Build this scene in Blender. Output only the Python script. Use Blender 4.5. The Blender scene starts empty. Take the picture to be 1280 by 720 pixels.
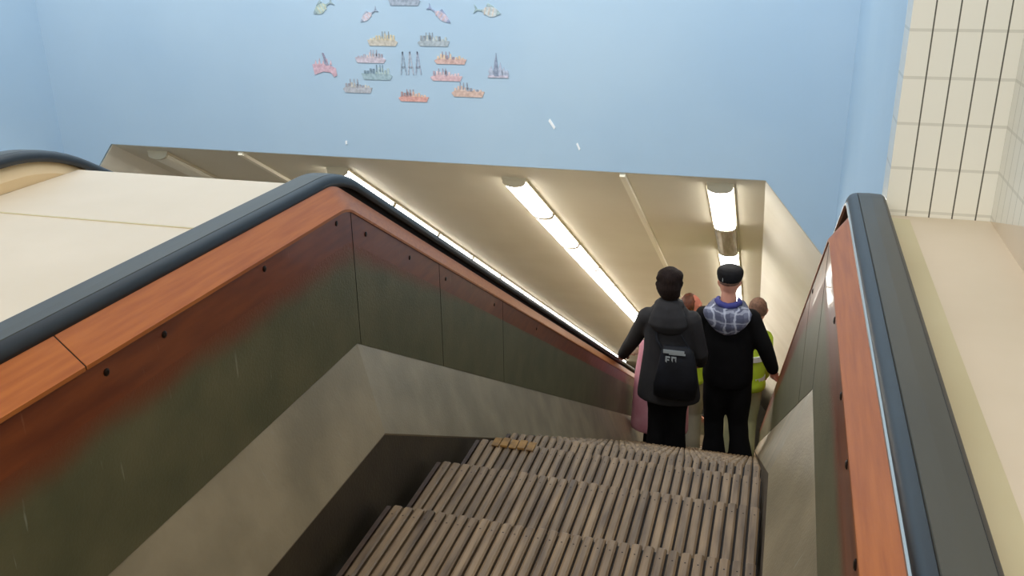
import bpy, bmesh, math, random
from mathutils import Vector, Matrix
random.seed(7)
SC = bpy.context.scene
COL = SC.collection
H = 1.5                      # the eye stands 1.5 m over the level steps; all coordinates below are measured from the eye
T30 = math.tan(math.radians(30.1))
YAW, PITCH, ROLL, FPX = -0.291227, 0.36719528, -0.01473604, 1145.64
sin, cos, pi = math.sin, math.cos, math.pi

# ------------------------------------------------------------------ camera
fwd = Vector((sin(YAW)*cos(PITCH), cos(YAW)*cos(PITCH), -sin(PITCH)))
r0 = Vector((cos(YAW), -sin(YAW), 0)); u0 = r0.cross(fwd)
rt = r0*cos(ROLL) + u0*sin(ROLL); up = -sin(ROLL)*r0 + cos(ROLL)*u0
cd = bpy.data.cameras.new('camera'); cam = bpy.data.objects.new('camera', cd); COL.objects.link(cam)
cam.matrix_world = Matrix(((rt.x, up.x, -fwd.x, 0), (rt.y, up.y, -fwd.y, 0), (rt.z, up.z, -fwd.z, H), (0, 0, 0, 1)))
cd.sensor_width = 36; cd.lens = FPX*36/1280; cd.clip_end = 200
SC.camera = cam

# ------------------------------------------------------------------ materials
def lin(c):
    return tuple(((v/255)/12.92 if v/255 <= .04045 else ((v/255+.055)/1.055)**2.4) for v in c)
MATS = {}
def mat(name, c, rough=.6, metal=0, c2=None, scale=6, stretch=(1, 1, 1), bump=0, bscale=None, spec=.5, lo=.35, hi=.65, emit=0, coat=0, scratch=None, rotx=0, mapto='Object'):
    m = bpy.data.materials.new(name); m.use_nodes = True
    nt = m.node_tree; N = nt.nodes; Lk = nt.links
    b = N['Principled BSDF']
    b.inputs['Base Color'].default_value = (*lin(c), 1)
    b.inputs['Roughness'].default_value = rough; b.inputs['Metallic'].default_value = metal
    b.inputs['Specular IOR Level'].default_value = spec
    b.inputs['Coat Weight'].default_value = coat
    if emit:
        b.inputs['Emission Color'].default_value = (*lin(c), 1); b.inputs['Emission Strength'].default_value = emit
    tc = N.new('ShaderNodeTexCoord'); mp = N.new('ShaderNodeMapping')
    mp.inputs['Scale'].default_value = stretch; mp.inputs['Rotation'].default_value = (rotx, 0, 0)
    Lk.new(tc.outputs[mapto], mp.inputs['Vector'])
    if c2:
        nz = N.new('ShaderNodeTexNoise'); nz.inputs['Scale'].default_value = scale; nz.inputs['Detail'].default_value = 6
        Lk.new(mp.outputs[0], nz.inputs['Vector'])
        mr = N.new('ShaderNodeMapRange'); mr.inputs['From Min'].default_value = lo; mr.inputs['From Max'].default_value = hi
        Lk.new(nz.outputs['Fac'], mr.inputs['Value'])
        mx = N.new('ShaderNodeMix'); mx.data_type = 'RGBA'
        mx.inputs['A'].default_value = (*lin(c), 1); mx.inputs['B'].default_value = (*lin(c2), 1)
        Lk.new(mr.outputs[0], mx.inputs['Factor']); col = mx.outputs['Result']
        if scratch:
            mp2 = N.new('ShaderNodeMapping'); mp2.inputs['Scale'].default_value = (1, 42, 5); mp2.inputs['Rotation'].default_value = (.3, 0, 0)
            Lk.new(tc.outputs[mapto], mp2.inputs['Vector'])
            n2 = N.new('ShaderNodeTexNoise'); n2.inputs['Scale'].default_value = 1.6; n2.inputs['Detail'].default_value = 3
            Lk.new(mp2.outputs[0], n2.inputs['Vector'])
            m2 = N.new('ShaderNodeMapRange'); m2.inputs['From Min'].default_value = .70; m2.inputs['From Max'].default_value = .78
            m2.inputs['To Max'].default_value = .45
            Lk.new(n2.outputs['Fac'], m2.inputs['Value'])
            mx2 = N.new('ShaderNodeMix'); mx2.data_type = 'RGBA'
            Lk.new(col, mx2.inputs['A']); mx2.inputs['B'].default_value = (*lin(scratch), 1)
            Lk.new(m2.outputs[0], mx2.inputs['Factor']); col = mx2.outputs['Result']
        Lk.new(col, b.inputs['Base Color'])
    if bump:
        nb = N.new('ShaderNodeTexNoise'); nb.inputs['Scale'].default_value = bscale or scale*8; nb.inputs['Detail'].default_value = 4
        Lk.new(mp.outputs[0], nb.inputs['Vector'])
        bp = N.new('ShaderNodeBump'); bp.inputs['Strength'].default_value = bump; bp.inputs['Distance'].default_value = .004
        Lk.new(nb.outputs['Fac'], bp.inputs['Height']); Lk.new(bp.outputs[0], b.inputs['Normal'])
    MATS[name] = m
    return m
M = MATS
mat('blue_paint', (171, 195, 213), .75, c2=(163, 189, 210), scale=.7, bump=.15, bscale=9, spec=.25)
mat('tunnel_paint', (220, 212, 191), .6, c2=(215, 206, 184), scale=1.2, spec=.3)
mat('wall_cream', (240, 234, 218), .5, c2=(230, 223, 205), scale=1.2, spec=.35)
mat('deck_cream', (220, 206, 184), .5, c2=(213, 199, 176), scale=2.5, bump=.05, spec=.35)
mat('deck_edge', (206, 196, 160), .5, c2=(198, 187, 150), scale=3)
mat('handrail_rubber', (25, 26, 28), .44, c2=(30, 32, 34), scale=5, spec=.6, bump=.04)
mat('handrail_sheen', (64, 63, 56), .46, c2=(74, 72, 63), scale=3, stretch=(4, .6, 1), spec=.6)
mat('rail_metal', (170, 170, 165), .35, metal=.8)
mat('wood_cap', (182, 106, 50), .45, c2=(164, 91, 43), scale=14, stretch=(6, .4, 6), bump=.06, coat=.06, spec=.3)
mat('wood_fascia', (132, 66, 32), .38, c2=(108, 50, 27), scale=8, stretch=(4, .6, 4), bump=.05, coat=.15, scratch=(190, 150, 120))
mat('green_panel', (62, 66, 50), .42, c2=(78, 78, 58), scale=7, bump=.25, bscale=160, scratch=(176, 178, 160), lo=.3, hi=.7)
mat('deck_metal', (158, 142, 114), .42, metal=.1, c2=(134, 121, 96), scale=5, stretch=(1, 1, 1), bump=.2, bscale=120, scratch=(170, 168, 155))
mat('skirt_paint', (66, 57, 41), .4, c2=(48, 41, 31), scale=6, bump=.2, bscale=100, scratch=(110, 100, 80))
mat('dark_gap', (14, 12, 10), .9)
mat('screw_dark', (40, 26, 18), .4, metal=.7)
mat('step_frame', (46, 38, 30), .7)
mat('yellow_paint', (150, 112, 56), .7, c2=(110, 82, 44), scale=30)
mat('lamp_on', (255, 252, 244), .5, emit=12.0)
mat('lamp_off', (190, 182, 165), .25, c2=(160, 150, 130), scale=6, stretch=(6, .3, 1))
mat('lamp_white', (232, 226, 208), .35)
mat('lamp_body', (196, 186, 160), .5)
mat('lamp_shadow_metal', (120, 112, 92), .5)
mat('conduit_white', (236, 228, 205), .45)
mat('steel', (120, 116, 106), .35, metal=.7)
mat('glow', (222, 192, 146), .5)
mat('guard_brown', (78, 58, 42), .5, c2=(60, 44, 34), scale=20)
mat('floor_grey', (120, 110, 95), .7, c2=(100, 92, 80), scale=3)
def panel_reflection():  # timber reflection painted as brown into the top of the green panel
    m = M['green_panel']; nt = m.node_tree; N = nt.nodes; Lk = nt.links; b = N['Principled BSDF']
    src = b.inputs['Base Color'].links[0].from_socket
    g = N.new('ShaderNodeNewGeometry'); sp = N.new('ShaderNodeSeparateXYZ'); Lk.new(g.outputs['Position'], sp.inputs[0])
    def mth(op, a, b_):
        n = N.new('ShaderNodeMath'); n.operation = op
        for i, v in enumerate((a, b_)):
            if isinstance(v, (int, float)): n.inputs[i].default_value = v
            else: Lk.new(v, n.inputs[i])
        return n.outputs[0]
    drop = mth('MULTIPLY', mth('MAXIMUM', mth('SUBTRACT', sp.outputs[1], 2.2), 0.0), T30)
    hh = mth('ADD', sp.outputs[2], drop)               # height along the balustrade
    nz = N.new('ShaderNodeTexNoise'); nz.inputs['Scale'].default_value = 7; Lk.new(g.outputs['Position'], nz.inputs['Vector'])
    hh = mth('SUBTRACT', hh, mth('MULTIPLY', mth('MINIMUM', mth('MAXIMUM', mth('SUBTRACT', sp.outputs[1], 2.3), 0.0), 1.0), .06))  # painted reflection thins along the slope, where the light differs
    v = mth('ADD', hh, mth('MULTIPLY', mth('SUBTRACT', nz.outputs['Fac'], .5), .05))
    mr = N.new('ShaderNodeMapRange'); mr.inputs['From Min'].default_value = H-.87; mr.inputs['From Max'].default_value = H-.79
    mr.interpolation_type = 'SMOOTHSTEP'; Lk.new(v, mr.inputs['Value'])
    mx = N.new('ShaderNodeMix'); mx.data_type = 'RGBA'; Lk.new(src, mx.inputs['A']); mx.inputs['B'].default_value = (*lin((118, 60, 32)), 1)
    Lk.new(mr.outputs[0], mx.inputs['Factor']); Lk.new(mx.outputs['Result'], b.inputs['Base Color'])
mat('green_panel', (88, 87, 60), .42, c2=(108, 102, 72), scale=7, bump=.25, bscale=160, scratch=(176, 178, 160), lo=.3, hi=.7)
panel_reflection()
# step wood: every cleat has its own tone
def step_wood():
    m = bpy.data.materials.new('cleat_wood'); m.use_nodes = True
    nt = m.node_tree; N = nt.nodes; Lk = nt.links; b = N['Principled BSDF']
    tc = N.new('ShaderNodeTexCoord'); gi = N.new('ShaderNodeNewGeometry')
    mp = N.new('ShaderNodeMapping'); mp.inputs['Scale'].default_value = (1, .10, 1)
    Lk.new(gi.outputs['Position'], mp.inputs['Vector'])
    nz = N.new('ShaderNodeTexNoise'); nz.inputs['Scale'].default_value = 42; nz.inputs['Detail'].default_value = 5
    Lk.new(mp.outputs[0], nz.inputs['Vector'])
    cr = N.new('ShaderNodeValToRGB'); e = cr.color_ramp.elements
    e[0].position = .3; e[0].color = (*lin((88, 70, 51)), 1); e[1].position = .72; e[1].color = (*lin((148, 123, 92)), 1)
    Lk.new(nz.outputs['Fac'], cr.inputs['Fac'])
    rm = N.new('ShaderNodeMapRange'); rm.inputs['To Min'].default_value = .84; rm.inputs['To Max'].default_value = 1.14
    Lk.new(gi.outputs['Random Per Island'], rm.inputs['Value'])
    mx = N.new('ShaderNodeMix'); mx.data_type = 'RGBA'; mx.blend_type = 'MULTIPLY'; mx.inputs['Factor'].default_value = 1
    Lk.new(cr.outputs['Color'], mx.inputs['A']); Lk.new(rm.outputs[0], mx.inputs['B'])
    Lk.new(mx.outputs['Result'], b.inputs['Base Color'])
    b.inputs['Roughness'].default_value = .55
    M['cleat_wood'] = m
step_wood()

# ------------------------------------------------------------------ mesh helpers
class MB:
    def __init__(s): s.v = []; s.f = []; s.mi = []
    def add(s, vs, fs, mi=0):
        o = len(s.v); s.v += [tuple(v) for v in vs]; s.f += [tuple(i+o for i in f) for f in fs]; s.mi += [mi]*len(fs)
    def box(s, x0, x1, y0, y1, z0, z1, mi=0):
        v = [(x, y, z) for z in (z0, z1) for y in (y0, y1) for x in (x0, x1)]
        s.add(v, [(0, 2, 3, 1), (4, 5, 7, 6), (0, 1, 5, 4), (2, 6, 7, 3), (0, 4, 6, 2), (1, 3, 7, 5)], mi)
    def quadprism(s, q, d, mi=0):            # polygon q pushed by the vector d
        n = len(q); q = [Vector(p) for p in q]; d = Vector(d)
        s.add(q+[p+d for p in q], [tuple(range(n))[::-1], tuple(range(n, 2*n))]+[(i, (i+1) % n, n+(i+1) % n, n+i) for i in range(n)], mi)
    def rings(s, rs, caps=True, mi=0):
        n = len(rs[0]); vs = [p for r in rs for p in r]; fs = []
        for k in range(len(rs)-1):
            for i in range(n):
                fs.append((k*n+i, k*n+(i+1) % n, (k+1)*n+(i+1) % n, (k+1)*n+i))
        if caps: fs += [tuple(range(n))[::-1], tuple(range((len(rs)-1)*n, len(rs)*n))]
        s.add(vs, fs, mi)
    def loft(s, spec, n=20, mi=0):           # horizontal ellipses: (x, y, z, rx, ry)
        z0, z1 = spec[0], spec[-1]
        rs = [[(x+rx*cos(2*pi*i/n), y+ry*sin(2*pi*i/n), z) for i in range(n)] for x, y, z, rx, ry in spec]
        s.rings(rs, True, mi)
    def tube(s, pts, rad, n=12, mi=0, flat=1.0, dome=True):
        pts = [Vector(p) for p in pts]; rad = rad if isinstance(rad, (list, tuple)) else [rad]*len(pts)
        P = list(pts); Rr = list(rad)
        if dome:
            a = (pts[0]-pts[1]).normalized(); b = (pts[-1]-pts[-2]).normalized()
            P = [pts[0]+a*rad[0]*.9, pts[0]+a*rad[0]*.6]+P+[pts[-1]+b*rad[-1]*.6, pts[-1]+b*rad[-1]*.9]
            Rr = [rad[0]*.3, rad[0]*.78]+Rr+[rad[-1]*.78, rad[-1]*.3]
        rs = []; prev = None
        for k, p in enumerate(P):
            t = (P[min(k+1, len(P)-1)]-P[max(k-1, 0)]).normalized()
            ref = prev if prev else (Vector((1, 0, 0)) if abs(t.x) < .8 else Vector((0, 1, 0)))
            u = (ref-t*ref.dot(t)).normalized(); w = t.cross(u); prev = u
            rs.append([p+(u*cos(2*pi*i/n)+w*sin(2*pi*i/n)*flat)*Rr[k] for i in range(n)])
        s.rings(rs, True, mi)
    def ball(s, c, r, n=16, mi=0):
        rx, ry, rz = r if isinstance(r, (tuple, list)) else (r, r, r); rs = []
        for k in range(1, n//2):
            a = -pi/2+pi*k/(n//2)
            rs.append([(c[0]+rx*cos(a)*cos(2*pi*i/n), c[1]+ry*cos(a)*sin(2*pi*i/n), c[2]+rz*sin(a)) for i in range(n)])
        s.rings(rs, True, mi)
    def build(s, name, mats, parent=None, smooth=False, remesh=0, bevel=0, subsurf=0, smoothit=4):
        me = bpy.data.meshes.new(name)
        off = Vector((0, 0, H)) if parent is None else Vector((0, 0, H))-world(parent)
        me.from_pydata([Vector(v)+off for v in s.v], [], s.f)
        for m in (mats if isinstance(mats, (list, tuple)) else [mats]): me.materials.append(M[m])
        me.polygons.foreach_set('material_index', s.mi)
        me.validate(); 
        bm = bmesh.new(); bm.from_mesh(me); bmesh.ops.recalc_face_normals(bm, faces=bm.faces); bm.to_mesh(me); bm.free()
        if smooth: me.polygons.foreach_set('use_smooth', [True]*len(me.polygons))
        me.update()
        o = bpy.data.objects.new(name, me); COL.objects.link(o)
        if parent: o.parent = parent
        if bevel:
            b = o.modifiers.new('bevel', 'BEVEL'); b.width = bevel; b.segments = 2; b.limit_method = 'ANGLE'
        if remesh:
            r = o.modifiers.new('remesh', 'REMESH'); r.mode = 'VOXEL'; r.voxel_size = remesh; r.use_smooth_shade = True
            sm = o.modifiers.new('smooth', 'SMOOTH'); sm.factor = .6; sm.iterations = smoothit
        if subsurf:
            r = o.modifiers.new('subsurf', 'SUBSURF'); r.levels = subsurf; r.render_levels = subsurf
        return o
def world(o):
    v = Vector(o.location)
    while o.parent: o = o.parent; v += Vector(o.location)
    return v
def tag(o, label=None, cat=None, group=None, kind=None):
    if label: o['label'] = label
    if cat: o['category'] = cat
    if group: o['group'] = group
    if kind: o['kind'] = kind
    return o
def empty(name, loc, label=None, cat=None, group=None):
    o = bpy.data.objects.new(name, None); COL.objects.link(o); o.location = Vector(loc)+Vector((0, 0, H)); o.empty_display_size = .1
    return tag(o, label, cat, group)
def copy_tree(o, parent=None):
    c = o.copy(); COL.objects.link(c)
    if parent: c.parent = parent
    for ch in list(o.children): copy_tree(ch, c)
    return c

# path along the escalator: level, then down at 30 degrees
YEND = 25.0
def path(h, yk=2.22, R=0, y0=-1.2, y1=YEND, x=None):
    """points (y,z) of a line that lies at height h on the level part"""
    a = math.radians(30.1)
    if R <= 0: return [(y0, h), (yk, h), (y1, h-(y1-yk)*T30)]
    T = R*math.tan(a/2); out = [(y0, h), (yk-T, h)]
    for k in range(1, 8):
        t = a*k/8; out.append((yk-T+R*sin(t), h-R*(1-cos(t))))
    out += [(yk+T*cos(a), h-T*sin(a)), (y1, h-(y1-yk)*T30)]
    return out
def sweep(mb, prof, R=0, y0=-1.2, y1=YEND, mi=0, xfun=None):
    """prof: closed list of (x, h, yk)"""
    cols = [path(h, yk, R, y0, y1) for x, h, yk in prof]
    rs = [[(prof[j][0], cols[j][k][0], cols[j][k][1]) for j in range(len(prof))] for k in range(len(cols[0]))]
    mb.rings(rs, True, mi)

# ------------------------------------------------------------------ setting
YW = 7.0; ZL = -1.75                     # the blue end wall and its lintel
XR, XL = -.09, -5.95                     # tunnel ceiling edges
def structure(o): return tag(o, kind='structure')
def ceil_z(y): return ZL-(y-YW)*T30
mb = MB()      # blue wall as one solid plate with a trapezoid opening
R_ = (.62, -2.60); L_ = (-6.66, -2.60)   # where the slanted sides of the opening end
outer = [(-7.6, 4.0), (1.9, 4.0), (1.9, -2.60), R_, (XR, ZL), (XL, ZL), L_, (-7.6, -2.60)]
mb.quadprism([(x, YW, z) for x, z in outer], (0, .02, 0))
wb = structure(mb.build('wall_back', 'blue_paint'))
mb = MB(); mb.box(.44, .56, 2.62, 7.0, -2.2, 4.0); structure(mb.build('wall_right', 'blue_paint'))
mb = MB(); mb.box(-6.62, -6.5, -2.0, 7.0, -2.6, 4.0); structure(mb.build('wall_left', 'blue_paint'))
# tunnel ceiling and sides
YT = 34.0
mb = MB(); mb.quadprism([(XL-.1, YW+.02, ceil_z(YW+.02)), (XR+.1, YW+.02, ceil_z(YW+.02)), (XR+.1, YT, ceil_z(YT)), (XL-.1, YT, ceil_z(YT))], (0, 0, .12))
structure(mb.build('ceiling', 'tunnel_paint'))
def side(sgn, x0, name):
    mb = MB(); prof = [(x0, 0), (x0+sgn*.72, -.87), (x0+sgn*1.35, -1.75), (x0+sgn*1.5, -3.6)]
    if sgn < 0: prof = [(x0, 0), (x0+sgn*.70, -.85), (x0+sgn*1.35, -1.75), (x0+sgn*1.5, -3.6)]
    th = .12*sgn
    pr = prof+[(x+th, z) for x, z in prof[::-1]]
    rs = []
    for y in (YW+.021, YT): rs.append([(x, y, ceil_z(y)+z) for x, z in pr])
    mb.rings(rs); structure(mb.build(name, 'wall_cream'))
side(1, XR, 'wall_tunnel_right'); side(-1, XL, 'wall_tunnel_left')
mb = MB(); mb.box(-8.2, 2.4, YT, YT+.2, -26, -15); structure(mb.build('wall_far', 'wall_cream'))
# floor slab under the escalators
mb = MB(); pr = [(-7.6, -2.35, 2.3), (1.6, -2.35, 2.3), (1.6, -2.45, 2.3), (-7.6, -2.45, 2.3)]
sweep(mb, pr, y0=-3, y1=YT); structure(mb.build('floor', 'floor_grey'))
# tiled wall on the right: narrow upright tiles with dark vertical joints
def tile_mat(name, axis, w, off):
    m = bpy.data.materials.new(name); m.use_nodes = True
    nt = m.node_tree; N = nt.nodes; Lk = nt.links; b = N['Principled BSDF']; b.inputs['Roughness'].default_value = .25
    g = N.new('ShaderNodeNewGeometry'); sp = N.new('ShaderNodeSeparateXYZ'); Lk.new(g.outputs['Position'], sp.inputs[0])
    def groove(src, size, o, width):
        a = N.new('ShaderNodeMath'); a.operation = 'SUBTRACT'; Lk.new(src, a.inputs[0]); a.inputs[1].default_value = o
        d = N.new('ShaderNodeMath'); d.operation = 'DIVIDE'; Lk.new(a.outputs[0], d.inputs[0]); d.inputs[1].default_value = size
        r = N.new('ShaderNodeMath'); r.operation = 'ROUND'; Lk.new(d.outputs[0], r.inputs[0])
        s_ = N.new('ShaderNodeMath'); s_.operation = 'SUBTRACT'; Lk.new(d.outputs[0], s_.inputs[0]); Lk.new(r.outputs[0], s_.inputs[1])
        ab = N.new('ShaderNodeMath'); ab.operation = 'ABSOLUTE'; Lk.new(s_.outputs[0], ab.inputs[0])
        l = N.new('ShaderNodeMath'); l.operation = 'LESS_THAN'; Lk.new(ab.outputs[0], l.inputs[0]); l.inputs[1].default_value = width/size/2
        return l.outputs[0]
    gv = groove(sp.outputs[axis], w, off, .0036); gh = groove(sp.outputs[2], .1145, H-.229, .0075)
    m1 = N.new('ShaderNodeMix'); m1.data_type = 'RGBA'; m1.inputs['A'].default_value = (*lin((232, 231, 220)), 1); m1.inputs['B'].default_value = (*lin((212, 211, 200)), 1)
    Lk.new(gh, m1.inputs['Factor'])
    m2 = N.new('ShaderNodeMix'); m2.data_type = 'RGBA'; m2.inputs['B'].default_value = (*lin((92, 90, 82) if axis == 0 else (188, 188, 176)), 1)
    Lk.new(m1.outputs['Result'], m2.inputs['A']); Lk.new(gv, m2.inputs['Factor']); Lk.new(m2.outputs['Result'], b.inputs['Base Color'])
    M[name] = m
tile_mat('tile_front', 0, .0553, .329); tile_mat('tile_side', 1, .0553, 2.5)
mb = MB(); mb.box(.2765, .66, 2.5, 2.62, -.72, 2.6); structure(mb.build('wall_tiled_front', 'tile_front'))
mb = MB(); mb.quadprism([(.53, -2, 2.6), (.53, 2.5, 2.6), (.53, 2.5, -.70), (.53, 2.175, -.615), (.53, 1.2, -.60), (.53, -2, -.60)], (.12, 0, 0)); structure(mb.build('wall_tiled_side', 'tile_side'))
mb = MB(); mb.quadprism([(.53, 2.5, -.70), (.53, 2.175, -.615), (.53, 1.2, -.60), (.53, -2, -.60), (.53, -2, -.72), (.53, 2.5, -.72)], (.12, 0, 0)); structure(mb.build('trim_1', 'deck_cream'))
# cream decks: right of the handrail, and the wide divider to the left of it
def deck(name, x0, x1, hgt, yk, label):
    mb = MB(); sweep(mb, [(x0, hgt, yk), (x1, hgt, yk), (x1, hgt-.05, yk), (x0, hgt-.05, yk)], y1=YT-.5)
    o = mb.build(name, 'deck_cream'); tag(o, label, 'deck'); return o
dk = deck('deck_panel', .272, .436, -.70, 2.5, 'cream deck surface between the right handrail and the tiled wall')
mb = MB(); mb.box(.2725, .66, -1.2, 2.4985, -.76, -.6992); mb.build('wide_panel', 'deck_cream', dk)
d2 = deck('deck_panel', -2.212, -1.281, -.70, 2.43, 'wide cream divider deck between the left handrail and the neighbouring handrail')
mb = MB(); mb.box(-2.20, -1.275, 1.947, 1.953, -.6995, -.6975); mb.build('joint_line', 'deck_edge', d2)
mb = MB(); sweep(mb, [(.262, -.705, 2.46), (.262, -.692, 2.46), (.334, -.697, 2.46), (.334, -.705, 2.46)], y1=2.49); mb.build('edge_strip', 'deck_edge', dk)

# ------------------------------------------------------------------ balustrades and handrails
def XM(side_, x):      # side_ = 'L' gives the left balustrade of our escalator, 'R' the right one
    return x
def handrail(xi, xo, label, R=.42, h=-.61, yk=2.34, group=None):
    """xi = the edge near the steps, xo = the outer edge"""
    s = 1 if xo > xi else -1; w = abs(xo-xi)
    e = empty('handrail', ((xi+xo)/2, 0, h-.05), label, 'handrail', group)
    k = lambda hh: yk+(hh-h)*.268
    mb = MB()
    pr = [(xi+s*.004, h-.034), (xi, h-.026), (xi, h-.020), (xi+s*.002, h-.013), (xi+s*.006, h-.007), (xi+s*.012, h-.003), (xi+s*.020, h-.001), (xi+s*.022, h-.003),
          (xo-s*.014, h-.003), (xo-s*.012, h-.001), (xo-s*.006, h-.005), (xo-s*.002, h-.012), (xo, h-.022), (xo-s*.003, h-.040), (xo-s*.018, h-.042), (xo-s*.018, h-.026), (xi+s*.018, h-.026), (xi+s*.016, h-.034)]
    sweep(mb, [(x, hh, k(hh)) for x, hh in pr], R=R, y1=YEND)
    o = mb.build('rubber_cover', 'handrail_rubber', e, smooth=True)
    em = o.modifiers.new('edge_split', 'EDGE_SPLIT'); em.split_angle = math.radians(38)
    if abs(xi) < 2:
        mb = MB(); pr = [(xi+s*.019, h-.027), (xi+s*.019, h-.085), (xo-s*.019, h-.085), (xo-s*.019, h-.027)]
        sweep(mb, [(x, hh, k(hh)) for x, hh in pr], R=R, y0=2.05 if xi < 0 else 2.1, y1=YEND-.05); mb.build('track', 'dark_gap', e)
    mb = MB(); pr = [(xi+s*.021, h-.004), (xo-s*.011, h-.004), (xo-s*.013, h-.0005), (xi+s*.05, h+.0003), (xi+s*.023, h-.0005)]  # reflection on the rubber painted as an olive grey top strip
    sweep(mb, [(x, hh, k(hh)) for x, hh in pr], R=R, y1=YEND)
    t = mb.build('sheen_face', 'handrail_sheen', e); t['label'] = 'olive grey top of the handrail, its reflection painted in'
    return e
handrail(-1.182, -1.278, 'black rubber handrail on the left balustrade, beside the wide cream divider', yk=2.30)
handrail(.172, .262, 'black rubber handrail on the right balustrade, beside the tiled wall', yk=2.40, R=.22)
handrail(-2.215, -2.305, 'black rubber handrail of the neighbouring escalator, cut by the left picture edge', R=.7, h=-.592, yk=2.34)

def screw(mb, x, y, z, s):      # dark screw head standing 2 mm proud of the panel face at x
    n = 10; r = .0075
    rs = [[(xx, y+rr*cos(2*pi*i/n), z+rr*sin(2*pi*i/n)) for i in range(n)] for xx, rr in ((x, r), (x+s*.0015, r), (x+s*.003, r*.55))]
    mb.rings(rs)
def balustrade(s, xp, xcap, xskirt, label, seams, screws, yks, capcuts=()):
    """s = +1 for the right one, -1 for the left one; xp = inner panel plane"""
    ykc, ykp, yks_ = yks
    e = empty('balustrade', (xp+s*.06, 0, -1.5), label, 'balustrade')
    zc, zb, zt, zd = -.69, -.79, -.638, -1.10
    t = s*.03
    # sloping timber cap under the handrail
    segs = [(-1.2, capcuts[0]-.002), (capcuts[0]+.002, None)] if capcuts else [(-1.2, None)]
    for a, b in segs:
        mb = MB(); pr = [(xp-s*.003, zc-.008), (xp-s*.003, zc), (xcap, zt), (xcap+s*.09, zt), (xcap+s*.09, zc-.008)]; ykt = 2.235 if s < 0 else 2.27
        if b is None: sweep(mb, [(x, hh, ykc if x == xp-s*.003 else ykt) for x, hh in pr], R=.16, y0=a)
        else: mb.rings([[(x, y, hh) for x, hh in pr] for y in (a, b)])
        mb.build('timber_cap', 'wood_cap', e)
    if capcuts:
        mb = MB(); mb.rings([[(x, y, hh) for x, hh in [(xp-s*.002, zc-.005), (xp-s*.002, zc-.001), (xcap, zt-.002), (xcap+s*.08, zt-.002), (xcap+s*.08, zc-.005)]] for y in (capcuts[0]-.0025, capcuts[0]+.0025)]); mb.build('cap_joint', 'dark_gap', e)
    # chrome guide between cap and rubber
    mb = MB(); x0 = xcap+s*(.002 if s > 0 else .010)
    sweep(mb, [(x, hh, (2.30 if s < 0 else 2.40)+(hh+.61)*.268) for x, hh in ((x0-s*.007, -.642), (x0-s*.007, -.636), (x0-s*.002, -.633), (x0+s*.012, -.642))], R=.25)
    mb.build('handrail_guide', 'rail_metal', e)
    # panel: timber upper band and green laminate below it
    mb = MB(); sweep(mb, [(xp, zc-.009, ykc), (xp, zb, ykc), (xp+t, zb, ykc), (xp+t, zc-.009, ykc)], R=0)
    mb.build('timber_fascia', 'wood_fascia', e)
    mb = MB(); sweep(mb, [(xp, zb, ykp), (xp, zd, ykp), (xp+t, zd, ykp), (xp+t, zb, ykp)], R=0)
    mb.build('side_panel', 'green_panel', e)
    # sloping inner deck
    mb = MB(); zk = -1.345
    sweep(mb, [(xp+s*.002, zd, ykp), (xskirt, zk, yks_), (xskirt+s*.004, zk-.012, yks_), (xp+s*.002, zd-.02, ykp)], R=0)
    mb.build('inner_deck', 'deck_metal', e)
    mb = MB(); sweep(mb, [(xskirt+s*.002, zk-.004, yks_), (xskirt+s*.002, -1.75, yks_), (xskirt+s*.02, -1.75, yks_), (xskirt+s*.02, zk-.004, yks_)], R=0)
    mb.build('skirt_panel', 'skirt_paint', e)
    # outer cladding
    mb = MB(); xo = xcap+s*.095
    sweep(mb, [(xo, -.70, 2.3), (xo, -1.9, 2.3), (xo-s*.01, -1.9, 2.3), (xo-s*.01, -.70, 2.3)], R=0)
    mb.build('outer_panel', 'deck_cream', e)
    for y in seams:          # upright panel joints
        dz = 0 if y < ykp else -(y-ykp)*T30
        mb = MB(); mb.box(xp-s*.0006, xp+s*.002, y-.0012, y+.0012, zd+dz+.001, zc+dz-.008); mb.build('panel_joint', 'dark_gap', e)
    for y, z in screws:
        mb = MB(); screw(mb, xp, y, z, -s); mb.build('screw', 'screw_dark', e, smooth=False)
    return e
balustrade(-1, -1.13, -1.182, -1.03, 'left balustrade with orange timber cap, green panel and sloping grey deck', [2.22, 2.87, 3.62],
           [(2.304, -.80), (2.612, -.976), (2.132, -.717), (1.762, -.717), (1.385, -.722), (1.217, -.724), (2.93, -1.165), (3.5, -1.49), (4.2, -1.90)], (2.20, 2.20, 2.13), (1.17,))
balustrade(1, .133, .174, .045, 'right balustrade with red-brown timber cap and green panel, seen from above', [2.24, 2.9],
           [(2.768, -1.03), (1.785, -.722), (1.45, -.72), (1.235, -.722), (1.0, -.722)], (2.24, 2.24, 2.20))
# the neighbour's inner side, only its cap and panel shell
e = empty('balustrade', (-2.26, 0, -1.5), 'timber capped balustrade of the neighbouring escalator, under its handrail', 'balustrade')
mb = MB(); sweep(mb, [(-2.40, -.70, 2.3), (-2.30, -.64, 2.3), (-2.24, -.64, 2.3), (-2.24, -.70, 2.3)], R=.5, y1=YEND); mb.build('timber_cap', 'wood_cap', e)
mb = MB(); sweep(mb, [(-2.36, -.70, 2.3), (-2.36, -1.9, 2.3), (-2.25, -1.9, 2.3), (-2.25, -.70, 2.3)], y1=YEND); mb.build('side_panel', 'skirt_paint', e)
mb = MB(); sweep(mb, [(-2.236, -.70, 2.3), (-2.236, -.632, 2.34), (-2.214, -.668, 2.34), (-2.214, -.70, 2.3)], y1=YEND, R=.6); t = mb.build('glow_strip', 'glow', e); t['label'] = 'pale orange glow painted as a strip under the handrail'  # orange glow below the rail put into this strip's shape and colour

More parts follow.
